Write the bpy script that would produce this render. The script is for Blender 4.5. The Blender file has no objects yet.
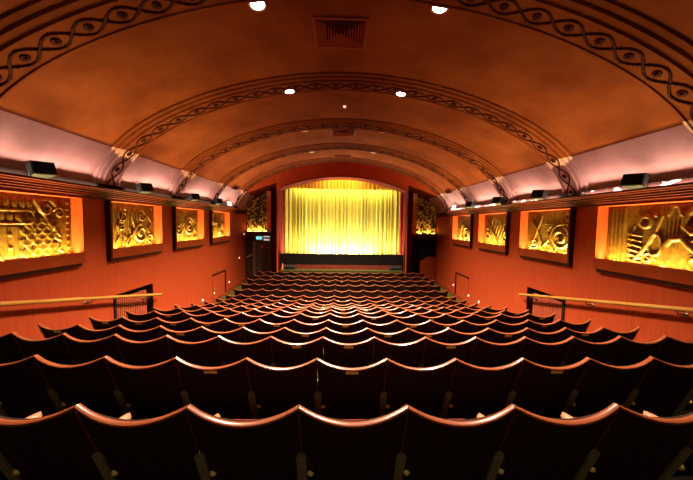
import bpy, bmesh, math, random
import numpy as np
from mathutils import Vector, Matrix

random.seed(7)
C = bpy.context.scene.collection
ZC = 3.3                      # eye height over the datum; H values below are heights relative to the eye
PI = math.pi

# ------------------------------------------------------------------ helpers
def new_mat(name, col, rough=0.6, metal=0.0, emit=None, estr=0.0, coat=0.0, spec=None, sheen=0.0):
    m = bpy.data.materials.new(name); m.use_nodes = True
    b = m.node_tree.nodes['Principled BSDF']
    b.inputs['Base Color'].default_value = (*col, 1)
    b.inputs['Roughness'].default_value = rough
    b.inputs['Metallic'].default_value = metal
    if coat: b.inputs['Coat Weight'].default_value = coat; b.inputs['Coat Roughness'].default_value = 0.12
    if spec is not None: b.inputs['Specular IOR Level'].default_value = spec
    if sheen: b.inputs['Sheen Weight'].default_value = sheen; b.inputs['Sheen Roughness'].default_value = 0.4
    if emit: b.inputs['Emission Color'].default_value = (*emit, 1); b.inputs['Emission Strength'].default_value = estr
    return m

def noisy(name, c1, c2, scale, rough=0.6, bump=0.0, stretch=(1, 1, 1), detail=6, metal=0.0, coat=0.0, spec=None, rvar=0.0, lo=0.35, hi=0.65, bscale=None, sheen=0.0):
    m = new_mat(name, c1, rough, metal, coat=coat, spec=spec, sheen=sheen)
    nt = m.node_tree; N = nt.nodes; L = nt.links; b = N['Principled BSDF']
    tc = N.new('ShaderNodeTexCoord'); mp = N.new('ShaderNodeMapping'); mp.inputs['Scale'].default_value = stretch
    L.new(tc.outputs['Object'], mp.inputs['Vector'])
    n = N.new('ShaderNodeTexNoise'); n.inputs['Scale'].default_value = scale; n.inputs['Detail'].default_value = detail
    L.new(mp.outputs['Vector'], n.inputs['Vector'])
    r = N.new('ShaderNodeValToRGB'); r.color_ramp.elements[0].position = lo; r.color_ramp.elements[1].position = hi
    r.color_ramp.elements[0].color = (*c1, 1); r.color_ramp.elements[1].color = (*c2, 1)
    L.new(n.outputs['Fac'], r.inputs['Fac']); L.new(r.outputs['Color'], b.inputs['Base Color'])
    if bump:
        n2 = N.new('ShaderNodeTexNoise'); n2.inputs['Scale'].default_value = bscale or scale * 4; n2.inputs['Detail'].default_value = 8
        L.new(mp.outputs['Vector'], n2.inputs['Vector'])
        bp = N.new('ShaderNodeBump'); bp.inputs['Strength'].default_value = bump; bp.inputs['Distance'].default_value = 0.02
        L.new(n2.outputs['Fac'], bp.inputs['Height']); L.new(bp.outputs['Normal'], b.inputs['Normal'])
    return m

def link(name, me, mat, parent=None, loc=None, kind=None):
    o = bpy.data.objects.new(name, me)
    if mat is not None:
        for m in (mat if isinstance(mat, (list, tuple)) else [mat]): me.materials.append(m)
    C.objects.link(o)
    if parent is not None: o.parent = parent
    if loc is not None: o.location = loc
    if kind: o['kind'] = kind
    return o

def fin(name, bm, mat, parent=None, loc=None, smooth=False, kind=None, bevel=0, angle=None):
    me = bpy.data.meshes.new(name)
    bmesh.ops.recalc_face_normals(bm, faces=bm.faces[:])
    bm.to_mesh(me); bm.free()
    if smooth:
        me.polygons.foreach_set('use_smooth', [True] * len(me.polygons))
        if angle:
            me.set_sharp_from_angle(angle=angle)
    o = link(name, me, mat, parent, loc, kind)
    if bevel:
        md = o.modifiers.new('bevel', 'BEVEL'); md.width = bevel; md.segments = 2; md.limit_method = 'ANGLE'
    return o

def pyd(name, verts, faces, mat, parent=None, loc=None, smooth=False, kind=None, angle=None, recalc=False):
    me = bpy.data.meshes.new(name); me.from_pydata([tuple(v) for v in verts], [], faces); me.update()
    if recalc:
        bm = bmesh.new(); bm.from_mesh(me); bmesh.ops.recalc_face_normals(bm, faces=bm.faces[:]); bm.to_mesh(me); bm.free()
    if smooth:
        me.polygons.foreach_set('use_smooth', [True] * len(me.polygons))
        if angle: me.set_sharp_from_angle(angle=angle)
    return link(name, me, mat, parent, loc, kind)

def box(bm, x0, x1, y0, y1, z0, z1, mtx=None):
    vs = [Vector((x, y, z)) for x in (x0, x1) for y in (y0, y1) for z in (z0, z1)]
    if mtx: vs = [mtx @ v for v in vs]
    v = [bm.verts.new(p) for p in vs]
    for f in ((0, 1, 3, 2), (4, 6, 7, 5), (0, 4, 5, 1), (2, 3, 7, 6), (0, 2, 6, 4), (1, 5, 7, 3)):
        bm.faces.new([v[i] for i in f])

def tube(bm, pts, r, n=8, caps=True, closed=False):
    """Sweep an n-gon of radius r (float or list) along 3D points."""
    pts = [Vector(p) for p in pts]; m = len(pts); rings = []
    up = Vector((0, 0, 1)); prev = None
    for i, p in enumerate(pts):
        a = pts[max(i - 1, 0)]; b = pts[min(i + 1, m - 1)]
        t = (b - a).normalized()
        if prev is None:
            ref = up if abs(t.z) < 0.95 else Vector((1, 0, 0)); nrm = (ref - t * ref.dot(t)).normalized()
        else:
            nrm = (prev - t * prev.dot(t)).normalized()
        prev = nrm; bn = t.cross(nrm)
        rr = r[i] if isinstance(r, (list, tuple)) else r
        rings.append([bm.verts.new(p + (nrm * math.cos(2 * PI * k / n) + bn * math.sin(2 * PI * k / n)) * rr) for k in range(n)])
    for i in range(m - 1):
        for k in range(n):
            bm.faces.new((rings[i][k], rings[i][(k + 1) % n], rings[i + 1][(k + 1) % n], rings[i + 1][k]))
    if caps:
        bm.faces.new(rings[0][::-1]); bm.faces.new(rings[-1])

def lathe(bm, prof, n=24, mtx=None):
    rings = []
    for r, z in prof:
        ring = []
        for k in range(n):
            v = Vector((r * math.cos(2 * PI * k / n), r * math.sin(2 * PI * k / n), z))
            ring.append(bm.verts.new(mtx @ v if mtx else v))
        rings.append(ring)
    for i in range(len(rings) - 1):
        for k in range(n):
            bm.faces.new((rings[i][k], rings[i][(k + 1) % n], rings[i + 1][(k + 1) % n], rings[i + 1][k]))
    bm.faces.new(rings[0][::-1]); bm.faces.new(rings[-1])

def poly_prism(bm, pts, y0, y1):
    """pts: (x,z) outline, extruded along y."""
    a = [bm.verts.new((x, y0, z)) for x, z in pts]; b = [bm.verts.new((x, y1, z)) for x, z in pts]
    bm.faces.new(a); bm.faces.new(b[::-1])
    for i in range(len(pts)):
        j = (i + 1) % len(pts); bm.faces.new((a[i], a[j], b[j], b[i]))

def thing(name, label, cat, loc=(0, 0, 0), rotz=0, group=None):
    o = bpy.data.objects.new(name, None); C.objects.link(o)
    o.location = loc; o.rotation_euler = (0, 0, rotz); o['label'] = label; o['category'] = cat
    if group: o['group'] = group
    return o

def tag(o, label, cat, group=None, kind=None):
    o['label'] = label; o['category'] = cat
    if group: o['group'] = group
    if kind: o['kind'] = kind
    return o

# ------------------------------------------------------------------ measured layout
ROWY = [1.278, 2.024, 2.756, 3.46, 4.175, 4.9, 5.631, 6.353, 7.069, 7.787, 8.511, 9.241, 9.978, 10.721, 11.464, 12.205, 12.944]
ROWH = [-0.866, -0.999, -1.135, -1.308, -1.453, -1.588, -1.751, -1.903, -2.075, -2.223, -2.322, -2.395, -2.375, -2.334, -2.301, -2.277, -2.245]
BACK_H = 0.80
SEAT_W = 0.52
ROW_R = 74.4
def floor_h(y):                      # smooth floor line, relative to the eye
    return float(np.interp(y, [-3] + ROWY + [14.8], [-0.85 - 0.80] + [h - BACK_H for h in ROWH] + [-3.0]))
XW = 4.95                            # side wall plane
XO = 4.86                            # front of the relief boxes
Y_BACK, Y_FRONT, Y_REC = -2.2, 13.3, 14.6

# vault profile: half, (x, h)
VP = [(4.86, 0.60), (4.85, 0.75), (4.80, 0.90), (4.68, 1.10), (4.46, 1.38), (4.15, 1.67), (3.70, 1.97), (3.10, 2.26), (2.40, 2.51), (1.60, 2.71), (0.80, 2.83), (0, 2.87)]
def catmull(P, n):
    P = [np.array(p, float) for p in P]; Q = [2 * P[0] - P[1]] + P + [2 * P[-1] - P[-2]]; out = []
    for i in range(1, len(Q) - 2):
        for k in range(n):
            t = k / n; a, b, c, d = Q[i - 1:i + 3]
            out.append(0.5 * ((2 * b) + (c - a) * t + (2 * a - 5 * b + 4 * c - d) * t * t + (3 * b - a - 3 * c + d) * t ** 3))
    out.append(P[-1]); return np.array(out)
full = [(-x, h) for x, h in VP] + [(x, h) for x, h in VP[::-1][1:]]
PROF = catmull(full, 5)              # whole arch, left foot to right foot
seg = np.r_[0, np.cumsum(np.linalg.norm(np.diff(PROF, axis=0), axis=1))]
ARC = float(seg[-1])
def arch(s, d=0.0):
    """point at arc length s, moved d towards the room's inside."""
    x = np.interp(s, seg, PROF[:, 0]); h = np.interp(s, seg, PROF[:, 1])
    e = 0.03
    dx = np.interp(s + e, seg, PROF[:, 0]) - np.interp(s - e, seg, PROF[:, 0]); dh = np.interp(s + e, seg, PROF[:, 1]) - np.interp(s - e, seg, PROF[:, 1])
    l = math.hypot(dx, dh) or 1; nx, nh = dh / l, -dx / l      # inward (down) for left-to-right travel
    return x + nx * d, h + nh * d
def vault_h(x):
    half = PROF[PROF[:, 0] >= -1e-6]; return float(np.interp(-abs(x), -half[::1][:, 0][np.argsort(-half[:, 0])], half[:, 1][np.argsort(-half[:, 0])]))

# ------------------------------------------------------------------ materials
M = {}
M['wall'] = noisy('orange_red_wall_paint', (0.39, 0.047, 0.0115), (0.44, 0.060, 0.0150), 3.0, 0.62, 0.10, (1, 6, 0.6), 5, bscale=20)
M['walldark'] = noisy('maroon_wall_and_shade', (0.10, 0.016, 0.010), (0.14, 0.024, 0.014), 3.0, 0.6, 0.05)
M['trimwood'] = noisy('red_brown_cornice', (0.065, 0.009, 0.004), (0.10, 0.014, 0.006), 5, 0.38, 0.03, (1, 0.2, 1))
M['boxred'] = noisy('relief_box_red', (0.26, 0.034, 0.006), (0.31, 0.043, 0.008), 4, 0.55, 0.04)
M['rim'] = new_mat('dark_brown', (0.035, 0.007, 0.005), 0.7)
M['gold'] = noisy('old_gold_relief', (0.068, 0.029, 0.0020), (0.130, 0.063, 0.005), 14, 0.42, 0.15, metal=0.35, bscale=60)
M['black'] = noisy('black_plastic', (0.012, 0.013, 0.014), (0.02, 0.021, 0.022), 30, 0.35)
M['grillecloth'] = new_mat('speaker_cloth', (0.007, 0.008, 0.009), 0.8)
M['railwood'] = noisy('varnished_rail', (0.46, 0.19, 0.03), (0.60, 0.29, 0.06), 9, 0.35, 0.03, (1, 0.15, 1), coat=0.3)
M['brass'] = new_mat('brass', (0.85, 0.58, 0.18), 0.3, 1.0)
M['plate'] = noisy('number_plate_brass', (0.95, 0.74, 0.20), (0.88, 0.66, 0.15), 40, 0.4)
M['iron'] = noisy('brown_iron', (0.19, 0.15, 0.07), (0.24, 0.19, 0.09), 30, 0.5)
M['velvet'] = noisy('dark_maroon_cloth', (0.024, 0.008, 0.0035), (0.032, 0.011, 0.005), 30, 0.85, 0.05, spec=0.15)
M['litboard'] = noisy('red_frame_lit_paint', (0.75, 0.16, 0.03), (0.85, 0.22, 0.045), 5, 0.5)
M['seam'] = new_mat('seam_red', (0.22, 0.022, 0.018), 0.4)
M['cushion'] = noisy('red_plush', (0.11, 0.007, 0.006), (0.15, 0.010, 0.008), 30, 0.85, 0.1, spec=0.2, sheen=0.2)
M['caprail'] = noisy('polished_seat_wood', (0.21, 0.044, 0.014), (0.29, 0.068, 0.022), 12, 0.30, 0.0, (0.3, 2, 2), coat=0.9)
M['arm'] = noisy('armrest_wood', (0.40, 0.15, 0.075), (0.48, 0.19, 0.10), 12, 0.35, coat=0.3)
M['carpet'] = noisy('olive_carpet', (0.075, 0.072, 0.016), (0.11, 0.10, 0.026), 60, 0.95, 0.3, spec=0.1)
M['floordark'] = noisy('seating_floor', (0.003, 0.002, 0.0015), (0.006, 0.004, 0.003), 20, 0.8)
M['upstand'] = noisy('ledge_glint_dashes', (0.02, 0.006, 0.005), (0.36, 0.25, 0.21), 7, 0.5, 0, (1, 0.6, 1), 3, lo=0.53, hi=0.58)  # pale dashes imitate light catching the ledge edge
M['strand'] = noisy('carved_strand_shade', (0.035, 0.007, 0.004), (0.06, 0.012, 0.006), 20, 0.6)  # dark colour stands in for shade in the carved crevices
M['curtain'] = noisy('gold_curtain', (0.46, 0.35, 0.030), (0.52, 0.42, 0.052), 1.2, 0.55, 0.0, (5, 1, 0.12), sheen=0.2)
M['valance'] = noisy('gold_valance', (0.92, 0.50, 0.03), (0.95, 0.64, 0.05), 1.5, 0.5, 0.0, (8, 1, 0.2))
M['leg'] = noisy('red_curtain', (0.50, 0.06, 0.03), (0.60, 0.09, 0.04), 2, 0.7, 0.0, (8, 1, 0.2))
M['soot'] = noisy('stage_black', (0.006, 0.004, 0.003), (0.010, 0.006, 0.004), 5, 0.8, spec=0.1)
M['fascia'] = noisy('stage_fascia_red', (0.13, 0.022, 0.012), (0.17, 0.03, 0.015), 5, 0.5)
M['bulb'] = new_mat('lamp_glass', (1, 1, 1), 0.3, emit=(1, 0.93, 0.80), estr=18)
M['bulbdim'] = new_mat('dim_lamp_glass', (0.5, 0.4, 0.3), 0.3, emit=(1, 0.5, 0.3), estr=0.10)
M['tube'] = new_mat('warm_tube', (1, 0.8, 0.4), 0.3, emit=(1, 0.62, 0.18), estr=6)
M['metalring'] = new_mat('fitting_rim', (0.30, 0.09, 0.06), 0.35, 0.3)
M['dot'] = new_mat('step_light_lens', (1, 0.8, 0.7), 0.3, emit=(1, 0.62, 0.45), estr=1.3)
M['white'] = new_mat('white_enamel', (0.8, 0.76, 0.68), 0.4)
M['ventred'] = noisy('vent_paint', (0.20, 0.03, 0.016), (0.24, 0.04, 0.02), 10, 0.5)
M['ventblack'] = new_mat('vent_inside', (0.006, 0.004, 0.003), 0.95, spec=0.0)
M['pierced'] = noisy('pierced_foliage', (0.05, 0.028, 0.010), (0.09, 0.05, 0.015), 20, 0.55)
M['glowback'] = noisy('gilded_backing', (0.80, 0.55, 0.10), (0.85, 0.62, 0.14), 5, 0.6)
M['hatchred'] = noisy('ribbed_panel_red', (0.42, 0.075, 0.035), (0.48, 0.09, 0.04), 5, 0.5)
M['sign'] = new_mat('exit_sign_teal', (0.1, 0.5, 0.5), 0.4, emit=(0.10, 0.62, 0.60), estr=0.9)
M['signwhite'] = new_mat('sign_white', (0.9, 0.9, 0.9), 0.4, emit=(0.8, 1, 0.95), estr=1.2)
M['paperwhite'] = new_mat('lit_white_panel', (0.85, 0.82, 0.7), 0.5, emit=(0.9, 0.85, 0.7), estr=0.5)
M['orangecone'] = new_mat('orange_plastic', (0.8, 0.22, 0.05), 0.5)
M['steel'] = new_mat('brushed_metal', (0.28, 0.20, 0.15), 0.35, 0.7)
M['doordark'] = noisy('dark_door_paint', (0.035, 0.022, 0.012), (0.05, 0.03, 0.016), 6, 0.5)

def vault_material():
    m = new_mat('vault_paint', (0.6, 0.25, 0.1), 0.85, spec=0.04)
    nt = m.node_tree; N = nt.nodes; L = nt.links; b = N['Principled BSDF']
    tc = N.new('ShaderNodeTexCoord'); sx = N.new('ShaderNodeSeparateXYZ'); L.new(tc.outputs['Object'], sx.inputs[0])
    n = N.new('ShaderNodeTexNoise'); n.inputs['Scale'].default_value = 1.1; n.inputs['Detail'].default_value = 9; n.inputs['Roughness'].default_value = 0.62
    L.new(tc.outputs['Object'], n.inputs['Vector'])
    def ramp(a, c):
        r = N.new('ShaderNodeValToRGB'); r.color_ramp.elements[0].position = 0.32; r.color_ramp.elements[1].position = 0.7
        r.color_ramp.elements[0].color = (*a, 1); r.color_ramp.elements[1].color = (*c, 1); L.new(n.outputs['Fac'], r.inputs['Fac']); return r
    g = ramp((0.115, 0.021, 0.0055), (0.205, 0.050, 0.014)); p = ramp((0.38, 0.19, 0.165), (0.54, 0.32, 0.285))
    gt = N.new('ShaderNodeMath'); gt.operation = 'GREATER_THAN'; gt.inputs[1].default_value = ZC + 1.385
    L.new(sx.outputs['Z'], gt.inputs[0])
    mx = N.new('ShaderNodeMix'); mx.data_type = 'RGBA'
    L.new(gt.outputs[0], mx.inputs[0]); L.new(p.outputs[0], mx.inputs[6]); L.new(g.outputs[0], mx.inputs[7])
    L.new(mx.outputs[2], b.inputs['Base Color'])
    n2 = N.new('ShaderNodeTexNoise'); n2.inputs['Scale'].default_value = 4; n2.inputs['Detail'].default_value = 10; L.new(tc.outputs['Object'], n2.inputs['Vector'])
    bp = N.new('ShaderNodeBump'); bp.inputs['Strength'].default_value = 0.16; bp.inputs['Distance'].default_value = 0.03
    L.new(n2.outputs['Fac'], bp.inputs['Height']); L.new(bp.outputs['Normal'], b.inputs['Normal'])
    return m
M['vault'] = vault_material()

# ------------------------------------------------------------------ room shell
PANEL_Y = [(3.68 + 2.317 * k, 3.68 + 2.317 * k + 1.64) for k in range(4)]
PAN_B, PAN_T = -0.60, 0.396
HATCH = (6.12, 7.34, -1.62); ACCESS = (10.70, 11.90, -2.02)

def side_wall(sd, name):
    ys = sorted({Y_BACK, Y_REC, 12.86, HATCH[0], HATCH[1]} | {v for p in PANEL_Y for v in p} | set(np.arange(Y_BACK, Y_REC, 0.5).round(3)))
    zs = [-9, -2.72, HATCH[2], PAN_B - 0.18, PAN_T, 0.62, 2.2]
    vs, fs = [], []
    def hole(y, z):
        for a, b in PANEL_Y:
            if a < y < b and PAN_B - 0.18 < z < PAN_T: return True
        return HATCH[0] < y < HATCH[1] and -2.72 < z < HATCH[2]
    for i in range(len(ys) - 1):
        for j in range(len(zs) - 1):
            ym = (ys[i] + ys[i + 1]) / 2; zm = (zs[j] + zs[j + 1]) / 2
            if j == 0: zm = -3.2
            if hole(ym, zm): continue
            if j == 5 and ys[i] < 12.9: continue
            q = []
            for y, z in ((ys[i], zs[j]), (ys[i + 1], zs[j]), (ys[i + 1], zs[j + 1]), (ys[i], zs[j + 1])):
                if z == -9: z = min(-3.35, floor_h(y) - 0.4)
                q.append((sd * XW, y, ZC + z))
            k = len(vs); vs += q; fs.append((k, k + 1, k + 2, k + 3) if sd > 0 else (k + 3, k + 2, k + 1, k))
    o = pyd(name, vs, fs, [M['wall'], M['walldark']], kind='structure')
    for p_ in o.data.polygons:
        if p_.center.y > 12.86 and p_.center.z > ZC + 0.42: p_.material_index = 1  # unlit upper wall past the cornice: shade put into the paint
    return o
side_wall(-1, 'wall_left'); side_wall(1, 'wall_right')

# vault
for k_, v_ in (('wall', .18), ('walldark', .02), ('ventred', .03), ('trimwood', .12), ('strand', .03), ('floordark', .02), ('boxred', .12), ('gold', .25), ('iron', .15), ('cushion', .05), ('upstand', .1), ('rim', .1), ('fascia', .2), ('grillecloth', .1), ('carpet', .03)):
    M[k_].node_tree.nodes['Principled BSDF'].inputs['Specular IOR Level'].default_value = v_
def strip_surface(name, pts2, y0, y1, ny, mat, smooth=True, kind='structure', parent=None, angle=None):
    vs, fs = [], []; n = len(pts2)
    for j in range(ny + 1):
        y = y0 + (y1 - y0) * j / ny
        vs += [(x, y, ZC + h) for x, h in pts2]
    for j in range(ny):
        for i in range(n - 1):
            a = j * n + i; fs.append((a, a + n, a + n + 1, a + 1))
    return pyd(name, vs, fs, mat, smooth=smooth, kind=kind, parent=parent, angle=angle)
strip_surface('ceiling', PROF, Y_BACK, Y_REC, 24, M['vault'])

# floor in shallow steps
def floor():
    prof = [(Y_BACK, ROWH[0] - BACK_H)]
    for i in range(17):
        h = ROWH[i] - BACK_H
        if i: prof += [(ROWY[i] - 0.16, ROWH[i - 1] - BACK_H), (ROWY[i] - 0.155, h)]
    prof.append((Y_REC + 0.2, ROWH[-1] - BACK_H))
    vs, fs, mi = [], [], []
    X4 = (-XW - 0.05, -3.93, 3.93, XW + 0.05)
    for y, h in prof: vs += [(x, y, ZC + h) for x in X4]
    for i in range(len(prof) - 1):
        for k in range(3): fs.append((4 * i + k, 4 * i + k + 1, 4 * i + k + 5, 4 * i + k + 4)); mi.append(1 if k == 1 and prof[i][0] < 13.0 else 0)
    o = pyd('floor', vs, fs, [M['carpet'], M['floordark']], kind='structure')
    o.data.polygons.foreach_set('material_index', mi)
    return o
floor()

# back wall behind the viewer
bm = bmesh.new()
box(bm, -XW, XW, Y_BACK - 0.1, Y_BACK, ZC - 2.2, ZC + 3.2)
fin('wall_back', bm, M['wall'], kind='structure')

# baseboards
for sd, nm in ((-1, 'baseboard_left'), (1, 'baseboard_right')):
    ys = np.linspace(-2, Y_REC, 60); vs, fs = [], []
    for y in ys:
        h = floor_h(y)
        for x, z in ((XW - 0.001, h - 0.2), (XW - 0.03, h - 0.2), (XW - 0.03, h + 0.14), (XW - 0.001, h + 0.16)): vs.append((sd * x, y, ZC + z))
    for i in range(len(ys) - 1):
        for k in range(3):
            a = i * 4 + k; fs.append((a, a + 1, a + 5, a + 4))
    pyd(nm, vs, fs, M['boxred'], kind='structure', recalc=True)

# cornices
CORN = [(4.95, 0.42), (4.86, 0.42), (4.85, 0.455), (4.82, 0.46), (4.82, 0.49), (4.785, 0.495), (4.785, 0.525), (4.745, 0.53), (4.745, 0.56), (4.70, 0.565), (4.69, 0.59), (4.645, 0.595), (4.64, 0.63), (4.72, 0.63), (4.72, 0.700), (4.735, 0.700), (4.735, 0.635), (4.90, 0.635)]  # ledge upstand added to shade the foot of the vault
Y_CEND = 12.86
for sd, nm in ((-1, 'trim_1'), (1, 'trim_2')):
    bm = bmesh.new(); poly_prism(bm, [(sd * x, ZC + h) for x, h in CORN], Y_BACK, Y_CEND)
    o = fin(nm, bm, [M['trimwood'], M['upstand'] if sd > 0 else M['ventblack']], kind='structure')  # left ledge blackened to hide cove light, right takes painted glints
    for p_ in o.data.polygons:
        if abs(p_.center.x) > 4.65 and abs(p_.normal.y) < 0.5 and p_.center.z > ZC + 0.629: p_.material_index = 1

# arch ribs with carved guilloche
RIB_Y = [3.45, 5.90, 8.25, 10.60, 12.72]
SEC = [(-0.40, 0.0), (-0.40, 0.030), (-0.35, 0.045), (-0.34, 0.02), (-0.31, 0.02), (-0.30, 0.055), (-0.25, 0.065), (-0.24, 0.05), (-0.21, 0.055), (-0.205, 0.085), (-0.175, 0.085), (-0.17, 0.065), (0.155, 0.065), (0.16, 0.085), (0.19, 0.085), (0.20, 0.075), (0.235, 0.03), (0.24, 0.0)]
NS = 150
vs, fs = [], []
for i in range(NS + 1):
    s = ARC * i / NS
    for dy, d in SEC:
        x, h = arch(s, d); vs.append((x, dy, ZC + h))
n = len(SEC)
for i in range(NS):
    for k in range(n - 1):
        a = i * n + k; fs.append((a, a + n, a + n + 1, a + 1))
rib_me = None
PER = 0.415; PSH = -0.12
bmg = bmesh.new()
NP = int(ARC / 0.0208)
for ph in (1, -1):
    pts, rr = [], []
    for i in range(NP + 1):
        s = 0.02 + (ARC - 0.04) * i / NP
        x, h = arch(s, 0.070); pts.append((x, -0.008 + ph * 0.105 * math.sin(PI * (s - PSH) / PER), ZC + h)); rr.append((0.022, 0.009, 0.019, 0.011)[i % 4])
    tube(bmg, pts, rr, 5)
k = 1
while (k + 0.5) * PER + PSH < ARC - 0.02:
    s = (k + 0.5) * PER + PSH; x, h = arch(s, 0.062); x2, h2 = arch(s, 0.10)
    nrm = Vector((x2 - x, 0, h2 - h)).normalized(); mt = Matrix.Translation((x, -0.008, ZC + h)) @ nrm.to_track_quat('Z', 'Y').to_matrix().to_4x4()
    lathe(bmg, [(0.050, 0), (0.052, 0.014), (0.040, 0.020), (0.030, 0.012), (0.022, 0.024), (0.006, 0.032)], 10, mt)
    k += 1
for i, y in enumerate(RIB_Y):
    if i == 0:
        r = pyd('trim_3', vs, fs, M['vault'], kind='structure', smooth=True, angle=0.6); rib_me = r.data
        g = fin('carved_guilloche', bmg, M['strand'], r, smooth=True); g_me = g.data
    else:
        r = bpy.data.objects.new('trim_%d' % (3 + i), rib_me); C.objects.link(r); r['kind'] = 'structure'
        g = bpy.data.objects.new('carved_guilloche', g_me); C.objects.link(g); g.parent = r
    r.location = (0, y, 0)

# ------------------------------------------------------------------ proscenium wall
def rec_top(x):
    return float(np.interp(abs(x), [3.08, 3.9, 4.6, 4.95], [1.86, 1.58, 1.30, 1.15]))
def pro_top(x): return 2.17 - 0.066 * x * x
xs = sorted(set(np.round(np.r_[np.linspace(-4.95, -3.08, 12), np.linspace(-3.08, -3.00, 3), np.linspace(-3.00, 3.03, 40), np.linspace(3.03, 3.10, 3), np.linspace(3.10, 4.95, 12)], 4)))
vs, fs = [], []
def quad(a, b, c, d):
    k = len(vs); vs.extend([a, b, c, d]); fs.append((k, k + 1, k + 2, k + 3))
for a, b in zip(xs[:-1], xs[1:]):
    m = (a + b) / 2
    lo = pro_top if -3.00 < m < 3.03 else (rec_top if (m < -3.08 or m > 3.10) else (lambda x: -3.2))
    za, zb = lo(a), lo(b)
    ta, tb = max(vault_h(a), za + 0.02) + 0.3, max(vault_h(b), zb + 0.02) + 0.3
    quad((a, Y_FRONT, ZC + za), (b, Y_FRONT, ZC + zb), (b, Y_FRONT, ZC + tb), (a, Y_FRONT, ZC + ta))
    if lo is pro_top: quad((a, Y_FRONT, ZC + za), (a, 14.1, ZC + za), (b, 14.1, ZC + zb), (b, Y_FRONT, ZC + zb))
    if lo is rec_top: quad((a, Y_FRONT, ZC + za), (a, Y_REC, ZC + za), (b, Y_REC, ZC + zb), (b, Y_FRONT, ZC + zb))
for x in (-3.08, 3.10):   # recess inner side
    quad((x, Y_FRONT, ZC - 3.2), (x, Y_REC, ZC - 3.2), (x, Y_REC, ZC + 1.86), (x, Y_FRONT, ZC + 1.86))
for x in (-3.00, 3.03):
    quad((x, Y_FRONT, ZC - 3.2), (x, 14.3, ZC - 3.2), (x, 14.3, ZC + pro_top(x)), (x, Y_FRONT, ZC + pro_top(x)))
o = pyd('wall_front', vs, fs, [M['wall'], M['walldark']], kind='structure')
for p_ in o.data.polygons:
    if abs(p_.normal.y) < 0.5: p_.material_index = 1  # soffits and jambs coloured dark to stand for their lack of light
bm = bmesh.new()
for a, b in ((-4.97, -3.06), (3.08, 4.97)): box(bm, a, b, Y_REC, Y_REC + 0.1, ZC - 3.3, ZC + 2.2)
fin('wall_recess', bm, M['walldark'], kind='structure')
bm = bmesh.new(); box(bm, -3.2, 3.2, 14.75, 14.85, ZC - 3.3, ZC + 3.0)
fin('wall_stage', bm, M['soot'], kind='structure')
# proscenium arch moulding
bm = bmesh.new(); pts = [(-2.96, ZC - 2.2)] + [(x, ZC + pro_top(x) + 0.03) for x in np.linspace(-2.96, 3.0, 30)] + [(3.0, ZC - 2.2)]
tube(bm, [(x, Y_FRONT - 0.01, z) for x, z in pts], 0.014, 6)
fin('trim_8', bm, M['rim'], kind='structure', smooth=True)

# ------------------------------------------------------------------ stage
def drape(name, x0, x1, y, ztop, zbot, mat, folds, amp, seed, nz=14, parent=None, nx=None, flare=0.0, scallop=None):
    rnd = random.Random(seed); nx = nx or int(folds * 12)
    ph = [rnd.uniform(0, 6.28) for _ in range(6)]
    vs, fs = [], []
    for j in range(nz + 1):
        t = j / nz
        for i in range(nx + 1):
            u = i / nx; x = x0 + (x1 - x0) * u
            w = 2 * PI * folds * u + 1.3 * math.sin(2 * PI * 2.3 * u + ph[0]) + 0.9 * math.sin(2 * PI * 5.1 * u + ph[1])
            a = amp * (0.75 + 0.35 * math.sin(2 * PI * 3.1 * u + ph[2])) * (0.75 + 0.4 * t)
            zt = ztop(x) if callable(ztop) else ztop
            zb = zbot(x) if callable(zbot) else zbot
            dy = a * math.sin(w) + 0.35 * a * math.sin(2.1 * w + ph[3] + 0.5 * t)
            vs.append((x + 0.25 * a * math.cos(w) * (0 < i < nx), y + dy, zt + (zb - zt) * t))
    for j in range(nz):
        for i in range(nx):
            a = j * (nx + 1) + i; fs.append((a, a + 1, a + nx + 2, a + nx + 1))
    return pyd(name, vs, fs, mat, smooth=True, parent=parent)
cur = thing('stage_curtain', 'closed gold pleated curtain lit from below, filling the stage opening', 'curtain', (0, 14.52, ZC - 1.5))
def loc_fix(o, root):
    o.location = -Vector(root.location)
for (a, b, sdd) in ((-3.02, 0.06, 3), (0.04, 3.05, 8)):
    o = drape('curtain_half', a, b, 14.52, ZC + 1.95, ZC - 1.58, M['curtain'], 15, 0.060, sdd, parent=cur); loc_fix(o, cur)
bm = bmesh.new(); box(bm, -3.0, 3.03, 14.47, 14.57, ZC - 1.598, ZC - 1.57); o = fin('hem_bar', bm, M['soot'], cur); loc_fix(o, cur)
val = drape('curtain_valance', -2.98, 3.01, 14.10, lambda x: ZC + pro_top(x) + 0.02, lambda x: ZC + min(1.70, pro_top(x) - 0.02), M['valance'], 34, 0.04, 5, nz=6)
tag(val, 'short orange gold gathered valance hanging under the stage arch', 'curtain valance')
for a, b, t in ((-3.03, -2.83, 'left'), (2.86, 3.06, 'right')):
    o = drape('side_curtain', a, b, 13.97, ZC + 1.60, ZC - 1.595, M['leg'], 4, 0.03, 11 if a < 0 else 12, nz=10)
    tag(o, 'narrow red curtain hanging at the %s edge of the gold stage curtain' % t, 'curtain', 'red curtains flanking the gold curtain')
bm = bmesh.new(); box(bm, -2.98, 3.01, 13.90, 14.7, ZC - 2.02, ZC - 1.60)
box(bm, -2.98, 3.01, 13.66, 13.90, ZC - 2.02, ZC - 1.68)
box(bm, -2.98, 3.01, 13.66, 13.72, ZC - 1.68, ZC - 1.50)
tag(fin('stage_platform', bm, M['soot'], bevel=0.01), 'black stage platform below the gold curtain', 'stage')
ap = thing('stage_apron', 'low apron with red brown boarded front and olive carpet top before the stage', 'stage apron', (0, 13.6, ZC - 3.0))
bm = bmesh.new()
for k in range(6): box(bm, -2.92 + k * 0.98, -2.92 + (k + 1) * 0.98 - 0.012, 13.62, 13.655, ZC - 2.30, ZC - 2.025)
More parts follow.
